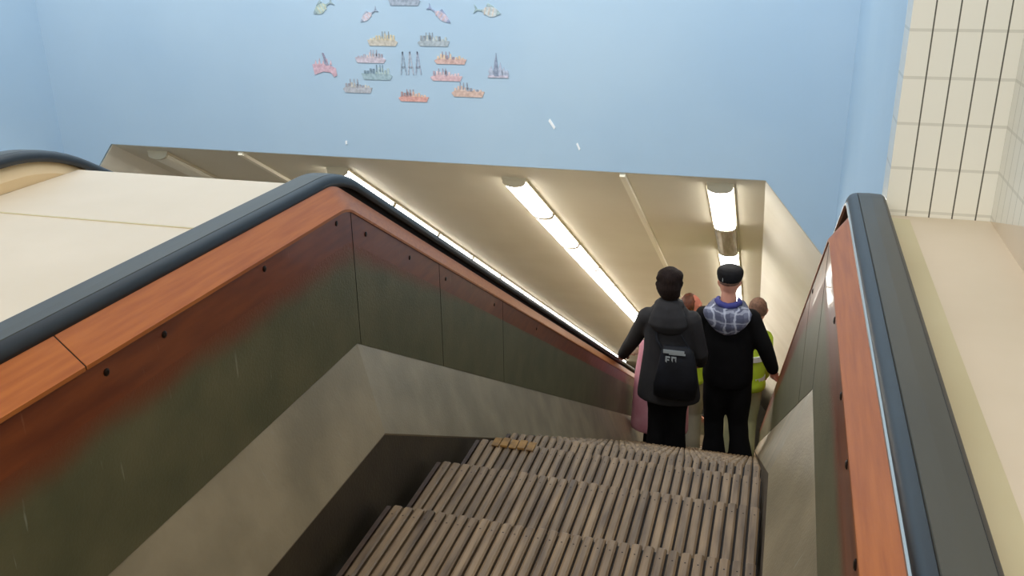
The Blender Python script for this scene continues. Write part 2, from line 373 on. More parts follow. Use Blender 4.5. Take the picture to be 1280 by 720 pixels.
# ------------------------------------------------------------------ steps
NOSE = [(.86, -1.50), (1.26, -1.50), (1.66, -1.503), (2.06, -1.53), (2.46, -1.622), (2.86, -1.765), (3.26, -1.962)]
while len(NOSE) < 46: NOSE.append((NOSE[-1][0]+.4, NOSE[-1][1]-.4*T30))
SX0, SX1, NC = -.985, .038, 31
def make_step():
    e = empty('escalator_step', (0, 0, 0))
    mb = MB(); pitch = (SX1-SX0)/NC
    for i in range(NC):
        c = SX0+(i+.5)*pitch; w = pitch*.395
        pr = [(c-w, -.016), (c-w, -.004), (c-w*.55, 0), (c+w*.55, 0), (c+w, -.004), (c+w, -.016)]
        ys = -.392+random.uniform(-.003, .003); ye = random.uniform(-.003, .003)
        mb.rings([[(x, y, z-zz) for x, z in pr] for y, zz in ((ys, 0), (ye-.006, 0), (ye, .004))])
        for yy in (-.33, -.05):
            n = 6; r = .0026
            mb.add([(c+r*cos(2*pi*k/n), yy+r*sin(2*pi*k/n), .0004) for k in range(n)], [tuple(range(n))], 1)
    mb.v = [(x, y, z-H) for x, y, z in mb.v]
    o = mb.build('wooden_cleats', ['cleat_wood', 'screw_dark'], e) ; o.location.z = H
    mb = MB(); mb.box(SX0, SX1, -.398, -.004, -.034, -.0165); mb.box(SX0, SX1, -.012, -.004, -.20, -.034)
    mb.v = [(x, y, z-H) for x, y, z in mb.v]
    o = mb.build('tread_frame', 'step_frame', e); o.location.z = H
    mb = MB(); mb.box(SX0-.022, SX0-.008, -.398, 0, -.05, -.012)
    mb.v = [(x, y, z-H) for x, y, z in mb.v]
    o = mb.build('side_guard', 'guard_brown', e); o.location.z = H
    return e
st = make_step()
names = {0: None, 1: None, 2: 'slatted wooden escalator step at the bottom edge of the picture, nearest the camera',
         3: 'slatted wooden escalator step, second from the camera on the level run',
         4: 'slatted wooden escalator step, third from the camera, just dropping below the second',
         5: 'slatted wooden escalator step at the crest, fourth from the camera, yellow mark at its left'}
for k, (y, z) in enumerate(NOSE):
    if k < 2: continue
    c = st if k == 2 else copy_tree(st)
    c.location = (0, y, z+H)
    c['category'] = 'escalator step'
    c['label'] = names.get(k) or 'slatted wooden escalator step on the steep slope beyond the crest'
    c['group'] = 'wooden escalator steps' if k < 6 else 'escalator steps on the slope'
    if k == 5: s5 = c
mb = MB(); y5, z5 = NOSE[5]
for i in range(5): mb.box(-.932+i*.033, -.904+i*.033, y5-.05, y5+.008, z5+.001, z5+.007+.004*(i % 2))
mb.build('yellow_marking', 'yellow_paint', s5, bevel=.002)
# side strips moving with the steps are dark guards
# ------------------------------------------------------------------ tunnel lights and conduits
dirv = Vector((0, cos(math.radians(30.1)), -sin(math.radians(30.1)))); nrm = Vector((0, -sin(math.radians(30.1)), -cos(math.radians(30.1))))
def cpt(x, s, d): return Vector((x, YW, ZL))+dirv*s+nrm*d     # x, distance down the ceiling, drop below it
def luminaire(xc, s0, L, lit, label, group):
    base = cpt(xc, s0+L/2, 0); e = empty('tunnel_light', base, label, 'light', group)
    mb = MB(); w = .095
    pr = [(-w-.012, 0), (-w-.012, .022), (w+.012, .022), (w+.012, 0)]
    mb.rings([[cpt(xc+x, s, d) for x, d in pr] for s in (s0, s0+L)]); mb.build('housing', 'lamp_body', e)
    mb = MB(); n = 8
    pr = [(-w, .022)]+[(-w*cos(pi*i/n), .040+.035*sin(pi*i/n)) for i in range(n+1)]+[(w, .022)]
    mb.rings([[cpt(xc+x, s, d) for x, d in pr] for s in (s0+.03, s0+L-.03)])
    mb.build('diffuser', 'lamp_on' if lit else ('lamp_white' if xc < -5 else 'lamp_off'), e)
    mb = MB()
    pr = [(-w-.004, .022)]+[(-(w+.004)*cos(pi*i/n), .040+.039*sin(pi*i/n)) for i in range(n+1)]+[(w+.004, .022)]
    for a in (s0+.004, s0+L-.03):
        mb = MB(); mb.rings([[cpt(xc+x, s, d) for x, d in pr] for s in (a, a+.026)]); mb.build('end_cap', 'lamp_body', e)
    return e
rows = [(-.43, 'right hand row over the man', lambda k: k != 1), (-2.155, 'middle row', lambda k: True), (-3.81, 'left lit row above the handrail', lambda k: True), (-5.55, 'unlit row by the left wall', lambda k: False)]
for xc, nm, lit in rows:
    for k in range(14):
        s0 = .14+k*1.37-(.27 if xc == -.43 and k > 1 else 0)
        l = lit(k)
        if xc == -.43:
            lab = {0: 'lit tunnel light in the right hand row, touching the blue lintel', 1: 'unlit tunnel light between two lit ones above the capped man', 2: 'lit tunnel light just above the black cap'}.get(k, 'lit tunnel light in the right hand row, hidden low behind the capped man')
        elif k == 0: lab = 'tunnel light in the %s, first one below the blue lintel' % nm
        elif k == 1: lab = 'tunnel light in the %s, second from the blue lintel' % nm
        else: lab = 'tunnel light farther down the %s' % nm
        L = 1.36 if not (xc == -.43 and k == 1) else 1.09
        luminaire(xc, s0+(.2 if xc < -1 and xc > -5 and k == 0 else 0), L-(.2 if xc < -1 and xc > -5 and k == 0 else 0), l, lab, 'tunnel lights, %s' % nm)
for x, lab in ((-1.18, 'thin white conduit along the tunnel ceiling, right of the middle lights'), (-4.60, 'thin white conduit along the tunnel ceiling, near the left wall')):
    mb = MB(); mb.rings([[cpt(x+a, s, d) for a, d in ((-.022, .001), (-.022, .03), (.022, .03), (.022, .001))] for s in (.02, 30)])
    tag(mb.build('ceiling_conduit', 'conduit_white'), lab, 'conduit')

# ------------------------------------------------------------------ drawings on the blue wall
PICN = 0
def pmat(c):
    k = 'pic_%d_%d_%d' % c; c = tuple(int(v*.78+w*.22) for v, w in zip(c, (172, 196, 214)))
    if k not in M: mat(k, c, .8, c2=tuple(min(255, v+30) for v in c), scale=40)
    return k
def px2wall(u, v):
    d = (rt*(u-640)-up*(v-360)+fwd*FPX); s = YW/d.y
    return d*s
def plate(mb, pts, mi=0): mb.quadprism([(x, YW-.0005, z) for x, z in pts], (0, -.004-.0008*mi, 0), mi)
def ship(u, v, w, h, cols, flip, label, kind='ship_picture', cat='ship picture', seed=0):
    rnd = random.Random(seed); p = px2wall(u, v); x0, z0 = p.x, p.z; f = -1 if flip else 1
    k = .0076; W, Hh = w*k, h*k*1.15; mb = MB()
    P = lambda a, b: (x0+f*a*W/2, z0+b*Hh/2)
    plate(mb, [P(-1, -.1), P(-.86, -.85), P(.85, -.85), P(1, -.35), P(.8, -.05), P(.5, .05)], 0)
    n = 9
    for i in range(n):
        a = -.75+1.5*i/(n-1); hh = rnd.uniform(.15, .55)+.35*(1-abs(a-.3)); wd = .07
        plate(mb, [P(a-wd, -.12), P(a+wd, -.12), P(a+wd*.8, hh-.1), P(a-wd*.8, hh-.1)], rnd.choice([1, 1, 2]))
    for i in range(3):
        a = .0+.22*i+rnd.uniform(-.05, .05); plate(mb, [P(a-.025, .1), P(a+.025, .1), P(a+.03, 1), P(a-.005, 1)], 2)
    return tag(mb.build(kind, [pmat(c) for c in cols]), label, cat, 'ship drawings on the blue wall')
ship(478, 49, 35, 14, [(172, 160, 140), (190, 170, 130), (120, 120, 118)], 0, 'small yellowish brown ship drawing on the blue wall, upper left of the centre letters', seed=1)
ship(542, 50, 36, 13, [(138, 146, 152), (160, 165, 160), (110, 115, 120)], 1, 'small grey ship drawing on the blue wall, upper right of the centre letters', seed=2)
ship(463, 71, 36, 13, [(176, 160, 168), (190, 165, 160), (150, 140, 150)], 0, 'small pale pink ship drawing left of the centre letters', seed=3)
ship(563, 73, 36, 12, [(186, 142, 128), (200, 165, 130), (130, 110, 120)], 1, 'small orange ship drawing right of the centre letters, the upper of two', seed=4)
ship(471, 91, 36, 15, [(124, 148, 155), (150, 168, 165), (90, 112, 125)], 0, 'small dark green ship drawing left of the centre letters, under the pink one', seed=5)
ship(558, 94, 36, 12, [(196, 150, 152), (200, 165, 165), (140, 120, 130)], 1, 'small salmon pink ship drawing right of the centre letters, the lower of two', seed=6)
ship(447, 108, 35, 14, [(152, 150, 155), (175, 165, 150), (130, 125, 130)], 1, 'small brownish ship drawing at the lower left of the group', seed=7)
ship(585, 113, 37, 14, [(190, 150, 130), (196, 160, 140), (120, 120, 130)], 1, 'small orange ship drawing at the lower right of the group', seed=8)
ship(517, 120, 35, 12, [(200, 130, 115), (210, 160, 130), (150, 110, 105)], 1, 'small red ship drawing lowest in the middle of the group', seed=9)
ship(505, -3, 36, 16, [(120, 130, 145), (150, 150, 150), (100, 110, 125)], 0, 'dark grey ship drawing cut off by the top picture edge', seed=10)
def special_boat(u, v, cols, label, sail):
    p = px2wall(u, v); k = .00685; P = lambda a, b: (p.x+a*k, p.z-b*k*1.05); mb = MB()
    if not sail:
        plate(mb, [P(-16, -4), P(-14, 8), P(-2, 4), P(8, 5), P(12, 10), P(16, 8), P(15, 0), P(8, -3), P(-2, -5)], 0)
        for i in range(5): plate(mb, [P(-13+i*5, -4), P(-10+i*5, -4), P(-11+i*5, -9-i % 2*2)], 1)
        plate(mb, [P(-2, -17), P(0, -17), P(6, -3), P(2, -3)], 2)
    else:
        for a0, a1, t in ((-9, -4, -3), (-3, 2, -17), (2, 7, -7), (7, 10, -2), (11, 14, 1)): plate(mb, [P(a0, 8), P(a0-1, 2), P((a0+a1)/2, t), P(a1, 3), P(a1+.5, 8)], 0 if t > -10 else 2)
        plate(mb, [P(-11, 9.5), P(-10, 7), P(13, 7), P(14, 9.5)], 1)
    tag(mb.build('boat_picture', [pmat(c) for c in cols]), label, 'boat picture')
special_boat(406, 85, [(186, 140, 150), (196, 150, 155), (120, 110, 130)], 'red crane boat drawing on the blue wall, farthest left of the middle row', False)
special_boat(621, 86, [(150, 155, 175), (172, 160, 172), (110, 118, 140)], 'grey sailing boat drawing on the blue wall, farthest right of the middle row', True)
def fish(u, v, w, h, ang, cols, flip, label):
    p = px2wall(u, v); k = .00685; f = -1 if flip else 1; a = math.radians(ang); mb = MB()
    def P(x, y):
        x, y = x*w/2*f, y*h/2; return (p.x+(x*cos(a)-y*sin(a))*k, p.z+(x*sin(a)+y*cos(a))*k*1.05)
    n = 10; up_ = [P(-1+1.45*i/n, sin(pi*i/n)*.9) for i in range(n+1)]; dn = [P(-1+1.45*i/n, -sin(pi*i/n)*.8) for i in range(n-1, 0, -1)]
    plate(mb, up_+dn, 0)
    plate(mb, [P(.38, .14), P(.72, .12), P(1, .8), P(.88, 0), P(1, -.7), P(.72, -.12), P(.38, -.14)], 2)
    plate(mb, [P(-.5, .85), P(0, 1.35), P(.1, .8)], 2)
    for i in range(3): mb.quadprism([(x, YW-.0046, z) for x, z in [P(-.5+i*.3, .6), P(-.42+i*.3, .6), P(-.38+i*.3, -.6), P(-.46+i*.3, -.6)]], (0, -.0012, 0), 1)
    mb.quadprism([(x, YW-.0046, z) for x, z in [P(-.98, .1), P(-.75, .45), P(-.7, -.4), P(-.98, -.1)]], (0, -.0012, 0), 2)
    tag(mb.build('fish_picture', [pmat(c) for c in cols]), label, 'fish picture')
fish(404, 9, 29, 13, 28, [(150, 168, 158), (176, 172, 140), (110, 130, 135)], 0, 'green fish drawing on the blue wall, leftmost of the four fish')
fish(461, 19, 26, 9, 32, [(176, 168, 180), (190, 160, 160), (130, 140, 160)], 0, 'slim pinkish fish drawing, second from the left in the row of fish')
fish(549, 18, 32, 10, -32, [(170, 160, 178), (196, 160, 155), (110, 120, 150)], 1, 'slim mauve fish drawing slanting down right, third in the row of fish')
fish(609, 14, 32, 13, -8, [(166, 174, 172), (190, 170, 150), (128, 150, 150)], 1, 'pale striped fish drawing, rightmost of the four fish')
# AAA in the centre
e = empty('letter_mural', px2wall(512, 80), 'three thin grey letters A painted in the middle of the ship drawings', 'lettering')
for i, (u, c) in enumerate(((504, (120, 135, 152)), (513, (150, 155, 168)), (522.5, (132, 140, 160)))):
    p = px2wall(u, 79.5); k = .00685; P = lambda a, b: (p.x+a*k, p.z+b*k*1.05); mb = MB()
    plate(mb, [P(-.9, 13), P(.7, 13), P(-2.4, -12), P(-3.8, -12)]); plate(mb, [P(-.7, 13), P(.9, 13), P(4.2, -12), P(2.8, -12)])
    plate(mb, [P(-2.2, -4.5), P(2.4, -4.5), P(2.1, -2.8), P(-1.9, -2.8)])
    mb.build('letter_a', pmat(c), e)
mat('mark_white', (238, 242, 244), .6)  # small white marks on the blue wall
for u, v, w, h, a in ((690, 155, 3, 13, 35), (723, 183, 2.2, 9, 25), (433, 178, 2.4, 5, 0)):
    p = px2wall(u, v); k = .00685; a = math.radians(a); mb = MB()
    def P(x, y): return (p.x+(x*cos(a)-y*sin(a))*k, p.z+(x*sin(a)+y*cos(a))*k)
    plate(mb, [P(-w/2, -h/2), P(w/2, -h/2*.8), P(w/2, h/2), P(-w/2, h/2*.8)])
    mb.build('white_mark', 'mark_white', wb)

# ------------------------------------------------------------------ people
mat('skin', (206, 150, 128), .55, c2=(196, 138, 116), scale=9, spec=.35)
mat('skin_red', (205, 128, 108), .55, c2=(190, 112, 95), scale=9)
mat('hair_dark', (24, 15, 13), .75, c2=(36, 25, 21), scale=30, stretch=(4, 4, .6), bump=.8, bscale=60, spec=.15)
mat('hair_auburn', (110, 60, 40), .6, c2=(80, 44, 30), scale=30, bump=.5)
mat('hair_short', (92, 66, 54), .8, c2=(120, 88, 72), scale=40)
mat('coat_dark', (50, 49, 50), .85, c2=(41, 40, 42), scale=5, bump=.5, bscale=14, spec=.2)
mat('sweater_black', (9, 9, 11), .9, c2=(15, 15, 17), scale=8, bump=.5, bscale=12, spec=.15)
mat('trousers_black', (10, 10, 12), .85, c2=(16, 16, 19), scale=8, bump=.5, bscale=12, spec=.2)
mat('shoe_black', (14, 13, 13), .5)
mat('liner_blue', (52, 56, 122), .8)
mat('cap_black', (13, 13, 15), .85, c2=(22, 22, 25), scale=20, bump=.4, spec=.15)
mat('bag_black', (17, 18, 22), .7, c2=(24, 25, 31), scale=8, bump=.7, bscale=14, spec=.2)
mat('bag_print', (150, 156, 158), .5)
mat('tag_yellow', (190, 180, 60), .6)
mat('coat_pink', (224, 166, 180), .8, c2=(208, 140, 156), scale=6, bump=.4, bscale=14)
mat('floral_cloth', (214, 202, 180), .8, c2=(120, 110, 105), scale=26, lo=.52, hi=.6)
mat('trousers_grey', (150, 145, 128), .85, c2=(138, 133, 118), scale=6)
mat('hivis', (186, 214, 60), .7, c2=(170, 200, 44), scale=6, bump=.4, bscale=14)
mat('hivis_stripe', (205, 208, 205), .4)
mat('trousers_pale', (206, 208, 168), .85, c2=(190, 194, 150), scale=6)
def plaid():
    m = bpy.data.materials.new('plaid'); m.use_nodes = True
    nt = m.node_tree; N = nt.nodes; Lk = nt.links; b = N['Principled BSDF']; b.inputs['Roughness'].default_value = .85
    tc = N.new('ShaderNodeTexCoord'); sp = N.new('ShaderNodeSeparateXYZ'); nz = N.new('ShaderNodeTexNoise'); nz.inputs['Scale'].default_value = 9; Lk.new(tc.outputs['Object'], nz.inputs['Vector'])
    vm = N.new('ShaderNodeVectorMath'); vm.operation = 'MULTIPLY_ADD'; Lk.new(nz.outputs['Color'], vm.inputs[0]); vm.inputs[1].default_value = (.09, .09, .09); Lk.new(tc.outputs['Object'], vm.inputs[2])
    Lk.new(vm.outputs[0], sp.inputs[0])
    def band(axis, freq, thr, ph):
        a = N.new('ShaderNodeMath'); a.operation = 'MULTIPLY_ADD'; Lk.new(sp.outputs[axis], a.inputs[0]); a.inputs[1].default_value = freq; a.inputs[2].default_value = ph
        s_ = N.new('ShaderNodeMath'); s_.operation = 'SINE'; Lk.new(a.outputs[0], s_.inputs[0])
        g = N.new('ShaderNodeMath'); g.operation = 'GREATER_THAN'; Lk.new(s_.outputs[0], g.inputs[0]); g.inputs[1].default_value = thr
        return g.outputs[0]
    cur = None
    for axis, fr, th, ph, c, f in ((0, 70, .2, .3, (58, 62, 84), .6), (2, 78, .2, 0, (62, 66, 88), .55), (0, 70, .86, 2.6, (185, 190, 205), .6), (2, 78, .88, 2.4, (175, 180, 195), .5)):
        bd = band(axis, fr, th, ph)
        mu = N.new('ShaderNodeMath'); mu.operation = 'MULTIPLY'; Lk.new(bd, mu.inputs[0]); mu.inputs[1].default_value = f
        mx = N.new('ShaderNodeMix'); mx.data_type = 'RGBA'
        if cur: Lk.new(cur, mx.inputs['A'])
        else: mx.inputs['A'].default_value = (*lin((104, 108, 128)), 1)
        mx.inputs['B'].default_value = (*lin(c), 1); Lk.new(mu.outputs[0], mx.inputs['Factor']); cur = mx.outputs['Result']
    Lk.new(cur, b.inputs['Base Color']); M['plaid'] = m
plaid()

def add_head(mb, c, yaw=0, sc=1.0):
    """head centred at c, facing yaw (0 = +y)"""
    def Pt(x, y, z): return (c[0]+(x*cos(yaw)+y*sin(yaw))*sc, c[1]+(-x*sin(yaw)+y*cos(yaw))*sc, c[2]+z*sc)
    n = 20; rs = []
    for z, rx, ry, oy in ((-.118, .030, .030, .055), (-.108, .046, .050, .045), (-.085, .058, .075, .025), (-.055, .066, .088, .012), (-.02, .072, .095, .002), (.02, .076, .100, -.004), (.055, .073, .097, -.008), (.085, .062, .080, -.010), (.105, .043, .055, -.010), (.115, .018, .022, -.010)):
        rs.append([Pt(rx*cos(2*pi*i/n), ry*sin(2*pi*i/n)+oy, z) for i in range(n)])
    mb.rings(rs)
    mb.tube([Pt(0, .090, .028), Pt(0, .104, .0), Pt(0, .112, -.022)], [.008*sc, .011*sc, .015*sc], n=8)       # nose
    mb.tube([Pt(-.022, .088, -.058), Pt(0, .096, -.057), Pt(.022, .088, -.058)], .008*sc, n=8)                # mouth
    mb.tube([Pt(-.045, .086, .030), Pt(-.015, .096, .034)], .007*sc, n=8); mb.tube([Pt(.045, .086, .030), Pt(.015, .096, .034)], .007*sc, n=8)  # brows
    for sx in (-1, 1):
        mb.tube([Pt(sx*.076, -.004, .026), Pt(sx*.083, -.012, .010), Pt(sx*.077, .0, -.026)], [.010*sc, .013*sc, .008*sc], n=8)   # ears
    return Pt
def add_hand(mb, w, dirx, diry, dn, side_):
    """w wrist; dirx = along the hand, diry = across (towards the thumb), dn = palm normal; fingers curl towards dn"""
    w, a, b, n = Vector(w), Vector(dirx).normalized(), Vector(diry).normalized(), Vector(dn).normalized()
    mb.tube([w-a*.01, w+a*.04+n*.002, w+a*.085+n*.006], [.026, .036, .038], n=12, flat=.45)
    for k, (off, ln) in enumerate(((.030, .070), (.010, .080), (-.010, .075), (-.029, .058))):
        p = w+a*.080+b*off
        pts = [p, p+a*ln*.42+n*.010, p+a*ln*.70+n*.030, p+a*ln*.74+n*.055]
        mb.tube(pts, [.0092, .0088, .008, .0068], n=8)
    p = w+a*.030+b*.028
    mb.tube([p, p+a*.022+b*.022+n*.010, p+a*.048+b*.024+n*.028, p+a*.064+b*.012+n*.042], [.012, .011, .0095, .008], n=8)
def person(base, h, lean, joints, label, skin='skin', head_yaw=0, nx=0, hands='LR'):
    """continuous skinned body. joints are eye-space positions"""
    e = empty('person', base, label, 'person')
    j = {k: Vector(v) for k, v in joints.items() if not k.startswith('hand')}; s = h/1.75
    mb = MB()
    Pt = add_head(mb, j['head'], head_yaw, s)
    mb.tube([j['head']+Vector((0, -.02, -.06)), j['neck']], [.056*s, .062*s], n=14)
    ch, pv = j['neck'], j['pelvis']
    d = pv-ch
    mb.loft([(ch.x, ch.y, ch.z-.01, .06*s, .06*s), (ch.x, ch.y, ch.z-.06*s, .15*s, .085*s), (ch.x, ch.y, ch.z-.16*s, .17*s, .11*s), (ch.x+d.x*.55, ch.y+d.y*.55, ch.z+d.z*.55, .145*s, .10*s), (ch.x+d.x*.72, ch.y+d.y*.72, ch.z+d.z*.72, .14*s, .095*s), (pv.x, pv.y, pv.z, .165*s, .115*s), (pv.x, pv.y, pv.z-.09*s, .13*s, .10*s)][::-1])
    for S in 'LR':
        mb.tube([j['sh'+S], (j['sh'+S]+j['el'+S])/2, j['el'+S], (j['el'+S]*.6+j['wr'+S]*.4), j['wr'+S]], [.052*s, .044*s, .038*s, .036*s, .024*s])
        mb.tube([pv+Vector(((-1 if S == 'L' else 1)*.085*s, 0, -.04)), (pv+j['kn'+S])/2+Vector(((-1 if S == 'L' else 1)*.04*s, 0, 0)), j['kn'+S], (j['kn'+S]*.6+j['an'+S]*.4), j['an'+S]], [.085*s, .078*s, .052*s, .054*s, .036*s])
        an = j['an'+S]
        mb.tube([an+Vector((0, -.04, -.045)), an+Vector((0, .08, -.05)), an+Vector((0, .15, -.06))], [.035*s, .036*s, .026*s])
        a = (j['wr'+S]-j['el'+S]).normalized(); q = joints.get('hand'+S)
        if q: a, b, n = [Vector(v) for v in q]
        else: b = Vector((0, 1, 0)); n = Vector((1 if S == 'L' else -1, 0, 0))
        add_hand(mb, j['wr'+S], a, b, n, S)
    mb.build('body', skin, e, remesh=.0075*s, smooth=True, smoothit=2)
    return e, j, s, Pt
def sleeves_and_torso(mb, j, s, spec, r=(.078, .064, .056, .05, .045), S_='LR'):
    mb.loft(spec, n=24)
    for S in S_:
        wr = j['wr'+S]; el = j['el'+S]; sh = j['sh'+S]
        mb.tube([sh, (sh+el)/2, el, el*.5+wr*.5, wr+(wr-el).normalized()*-.005], [q*s for q in r], n=14)
def trousers(e, j, s, m, top, wide=1.0, bottom=.085):
    mb = MB(); pv = j['pelvis']
    mb.loft([(pv.x, pv.y, pv.z-.10*s, .165*s, .12*s), (pv.x, pv.y, pv.z+.02*s, .185*s, .135*s), (pv.x, pv.y, pv.z+top, .165*s, .12*s)])
    for S, sg in (('L', -1), ('R', 1)):
        a = pv+Vector((sg*.088*s, 0, -.05*s)); kn, an = j['kn'+S], j['an'+S]
        mb.tube([a, (a+kn)/2, kn, (kn+an)/2, an+Vector((0, 0, -.02))], [.105*s, .098*s*wide, .078*s*wide, .076*s*wide, bottom*s*wide], n=16, dome=False)
    return mb.build('trousers', m, e, remesh=.011, smooth=True)
def shoes(e, j, s, m='shoe_black'):
    for S in 'LR':
        an = j['an'+S]; mb = MB()
        mb.tube([an+Vector((0, -.055, -.055)), an+Vector((0, .02, -.05)), an+Vector((0, .10, -.06)), an+Vector((0, .18, -.068))], [.040, .046, .048, .032], n=14, flat=.9)
        mb.box(an.x-.045, an.x+.045, an.y-.09, an.y+.2, an.z-.098, an.z-.08)
        mb.build('shoe', m, e, remesh=.008, smooth=True)

# --- the woman in the dark coat, left
zf = -4.043
J = dict(head=(-.727, 6.66, -2.505), neck=(-.722, 6.64, -2.665), pelvis=(-.70, 6.65, -3.22),
         shL=(-.885, 6.65, -2.80), elL=(-1.005, 6.80, -3.07), wrL=(-1.135, 7.06, -3.345),
         shR=(-.545, 6.64, -2.79), elR=(-.464, 6.66, -3.08), wrR=(-.468, 6.84, -3.24),
         knL=(-.775, 6.68, -3.62), anL=(-.765, 6.64, zf+.10), knR=(-.625, 6.68, -3.62), anR=(-.62, 6.66, zf+.10),
         handL=((-.25, .9, -.42), (1, .2, -.1), (.1, -.3, -1)))
e, j, s, Pt = person((-.70, 6.65, zf), 1.64, 0, J, 'person in a dark grey hooded coat with a black bag, left hand on the handrail', head_yaw=.25)
mb = MB()
sleeves_and_torso(mb, j, s, [(-.692, 6.65, -3.485, .252, .17), (-.692, 6.65, -3.44, .252, .172), (-.698, 6.65, -3.30, .232, .165), (-.705, 6.65, -3.08, .202, .148), (-.712, 6.65, -2.92, .196, .135), (-.715, 6.65, -2.82, .195, .122), (-.718, 6.645, -2.75, .165, .105), (-.72, 6.64, -2.70, .13, .10), (-.72, 6.64, -2.665, .10, .095), (-.72, 6.64, -2.64, .085, .085)], r=(.082, .074, .068, .062, .052))
mb.build('coat', 'coat_dark', e, remesh=.011, smooth=True)
mb = MB()     # hood lying on the back and around the neck
mb.tube([(-.79, 6.70, -2.68), (-.80, 6.63, -2.68), (-.775, 6.57, -2.69), (-.72, 6.55, -2.70), (-.665, 6.57, -2.69), (-.64, 6.63, -2.68), (-.65, 6.70, -2.68)], [.03, .04, .045, .05, .045, .04, .03], n=14)
mb.loft([(-.71, 6.55, -2.895, .05, .03), (-.712, 6.545, -2.87, .11, .05), (-.715, 6.545, -2.81, .155, .075), (-.718, 6.56, -2.74, .135, .08), (-.72, 6.59, -2.67, .10, .07), (-.72, 6.61, -2.62, .075, .055)])
mb.loft([(-.718, 6.63, -2.83, .20, .09), (-.718, 6.64, -2.77, .165, .085), (-.72, 6.64, -2.70, .11, .08)])
mb.build('hood', 'coat_dark', e, remesh=.010, smooth=True)
mb = MB(); hc = j['head']    # short full hair
for a, r in (((0, -.03, .045), (.093, .108, .09)), ((0, -.055, -.02), (.096, .086, .10)), ((.01, -.05, -.075), (.082, .07, .06)), ((-.03, -.05, .07), (.066, .07, .058)), ((.05, -.04, .07), (.055, .06, .05)), ((.02, -.085, .02), (.06, .04, .06))):
    mb.ball((hc.x+a[0], hc.y+a[1], hc.z+a[2]), r)
for q in range(16):
    t = q*2.4; mb.ball((hc.x+.086*cos(t), hc.y-.05+.03*sin(t*1.7), hc.z+.02+.086*sin(t)), (.024, .03, .022), n=8)
mb.build('hair', 'hair_dark', e, remesh=.009, smooth=True)
trousers(e, j, s, 'trousers_black', .05, 1.12, .088); shoes(e, j, s)
mb = MB(); mb.box(-.795, -.745, 6.575, 6.583, -3.915, -3.845); t = mb.build('heel_patch', 'tag_yellow', e, bevel=.003); t['label'] = 'yellow patch at the left heel'
# bag hanging low on her back
BZ = .085; BX = .02
b = empty('shoulder_bag', (-.62, 6.47, -3.45), 'black shoulder bag with silver print hanging on the back of the dark grey coat', 'bag')
mb = MB(); n = 22
def bagring(z, xc, rx, ry, y): return [(xc+rx*(abs(cos(t))**.6)*(1 if cos(t) > 0 else -1), y+ry*(abs(sin(t))**.6)*(1 if sin(t) > 0 else -1), z) for t in [2*pi*i/n for i in range(n)]]
mb.rings([bagring(-3.475, -.645, .12, .03, 6.46), bagring(-3.45, -.645, .165, .05, 6.45), bagring(-3.34, -.64, .172, .062, 6.44), bagring(-3.20, -.635, .150, .055, 6.445), bagring(-3.08, -.64, .125, .040, 6.46), bagring(-3.035, -.65, .10, .018, 6.465)])
mb.v = [(x+BX, y, z+BZ) for x, y, z in mb.v]; mb.build('body', 'bag_black', b, smooth=True)
mb = MB(); mb.tube([(-.74, 6.47, -2.99), (-.79, 6.50, -2.92), (-.80, 6.53, -2.84), (-.78, 6.57, -2.76)], .012, n=8, flat=.4); mb.tube([(-.52, 6.47, -2.99), (-.56, 6.505, -2.94), (-.60, 6.51, -2.88)], .008, n=8)
mb.build('strap', 'bag_black', b, smooth=True)
mb = MB()
def pr_(x0, x1, z0, z1, sl=0): mb.quadprism([(x0, 6.412, z0), (x1, 6.408, z0+sl), (x1, 6.408, z1+sl), (x0, 6.412, z1)], (0, -.004, 0))
pr_(-.745, -.585, -3.075, -3.045, .0); pr_(-.70, -.575, -3.085, -3.07, .004)
for k, (x0, x1, z0, z1) in enumerate(((-.725, -.713, -3.155, -3.10), (-.725, -.690, -3.112, -3.10), (-.725, -.695, -3.134, -3.124), (-.680, -.668, -3.148, -3.10), (-.668, -.650, -3.112, -3.10), (-.652, -.642, -3.148, -3.10))): pr_(x0, x1, z0, z1)
mb.v = [(x+BX, y, z+BZ) for x, y, z in mb.v]; mb.build('silver_print', 'bag_print', b)

# --- the man with the black cap, right
zf = -4.275
J = dict(head=(-.300, 7.06, -2.618), neck=(-.295, 7.04, -2.765), pelvis=(-.255, 7.05, -3.40),
         shL=(-.475, 7.05, -2.915), elL=(-.50, 7.10, -3.20), wrL=(-.45, 7.30, -3.30),
         shR=(-.115, 7.04, -2.90), elR=(.015, 7.05, -3.14), wrR=(.098, 7.12, -3.365),
         knL=(-.345, 7.08, -3.86), anL=(-.325, 7.05, zf+.10), knR=(-.145, 7.08, -3.86), anR=(-.10, 7.05, zf+.10),
         handR=((.15, .35, -.92), (-.2, .9, .3), (.9, .1, .1)))
e, j, s, Pt = person((-.25, 7.05, zf), 1.80, 0, J, 'person in black with a flat black cap and plaid hood, right arm lowered', head_yaw=-.1)
mb = MB()
sleeves_and_torso(mb, j, s, [(-.258, 7.05, -3.50, .195, .142), (-.258, 7.05, -3.44, .206, .15), (-.262, 7.05, -3.30, .202, .148), (-.275, 7.05, -3.14, .205, .145), (-.285, 7.05, -3.0, .216, .14), (-.292, 7.05, -2.90, .212, .128), (-.293, 7.045, -2.83, .165, .105), (-.295, 7.04, -2.79, .09, .085)], r=(.084, .074, .066, .060, .050))
mb.build('sweater', 'sweater_black', e, remesh=.011, smooth=True)
mb = MB()
mb.tube([(-.40, 7.10, -2.80), (-.425, 7.02, -2.815), (-.40, 6.945, -2.85), (-.295, 6.91, -2.885), (-.19, 6.945, -2.85), (-.165, 7.02, -2.815), (-.19, 7.10, -2.80)], [.03, .038, .042, .046, .042, .038, .03], n=14)
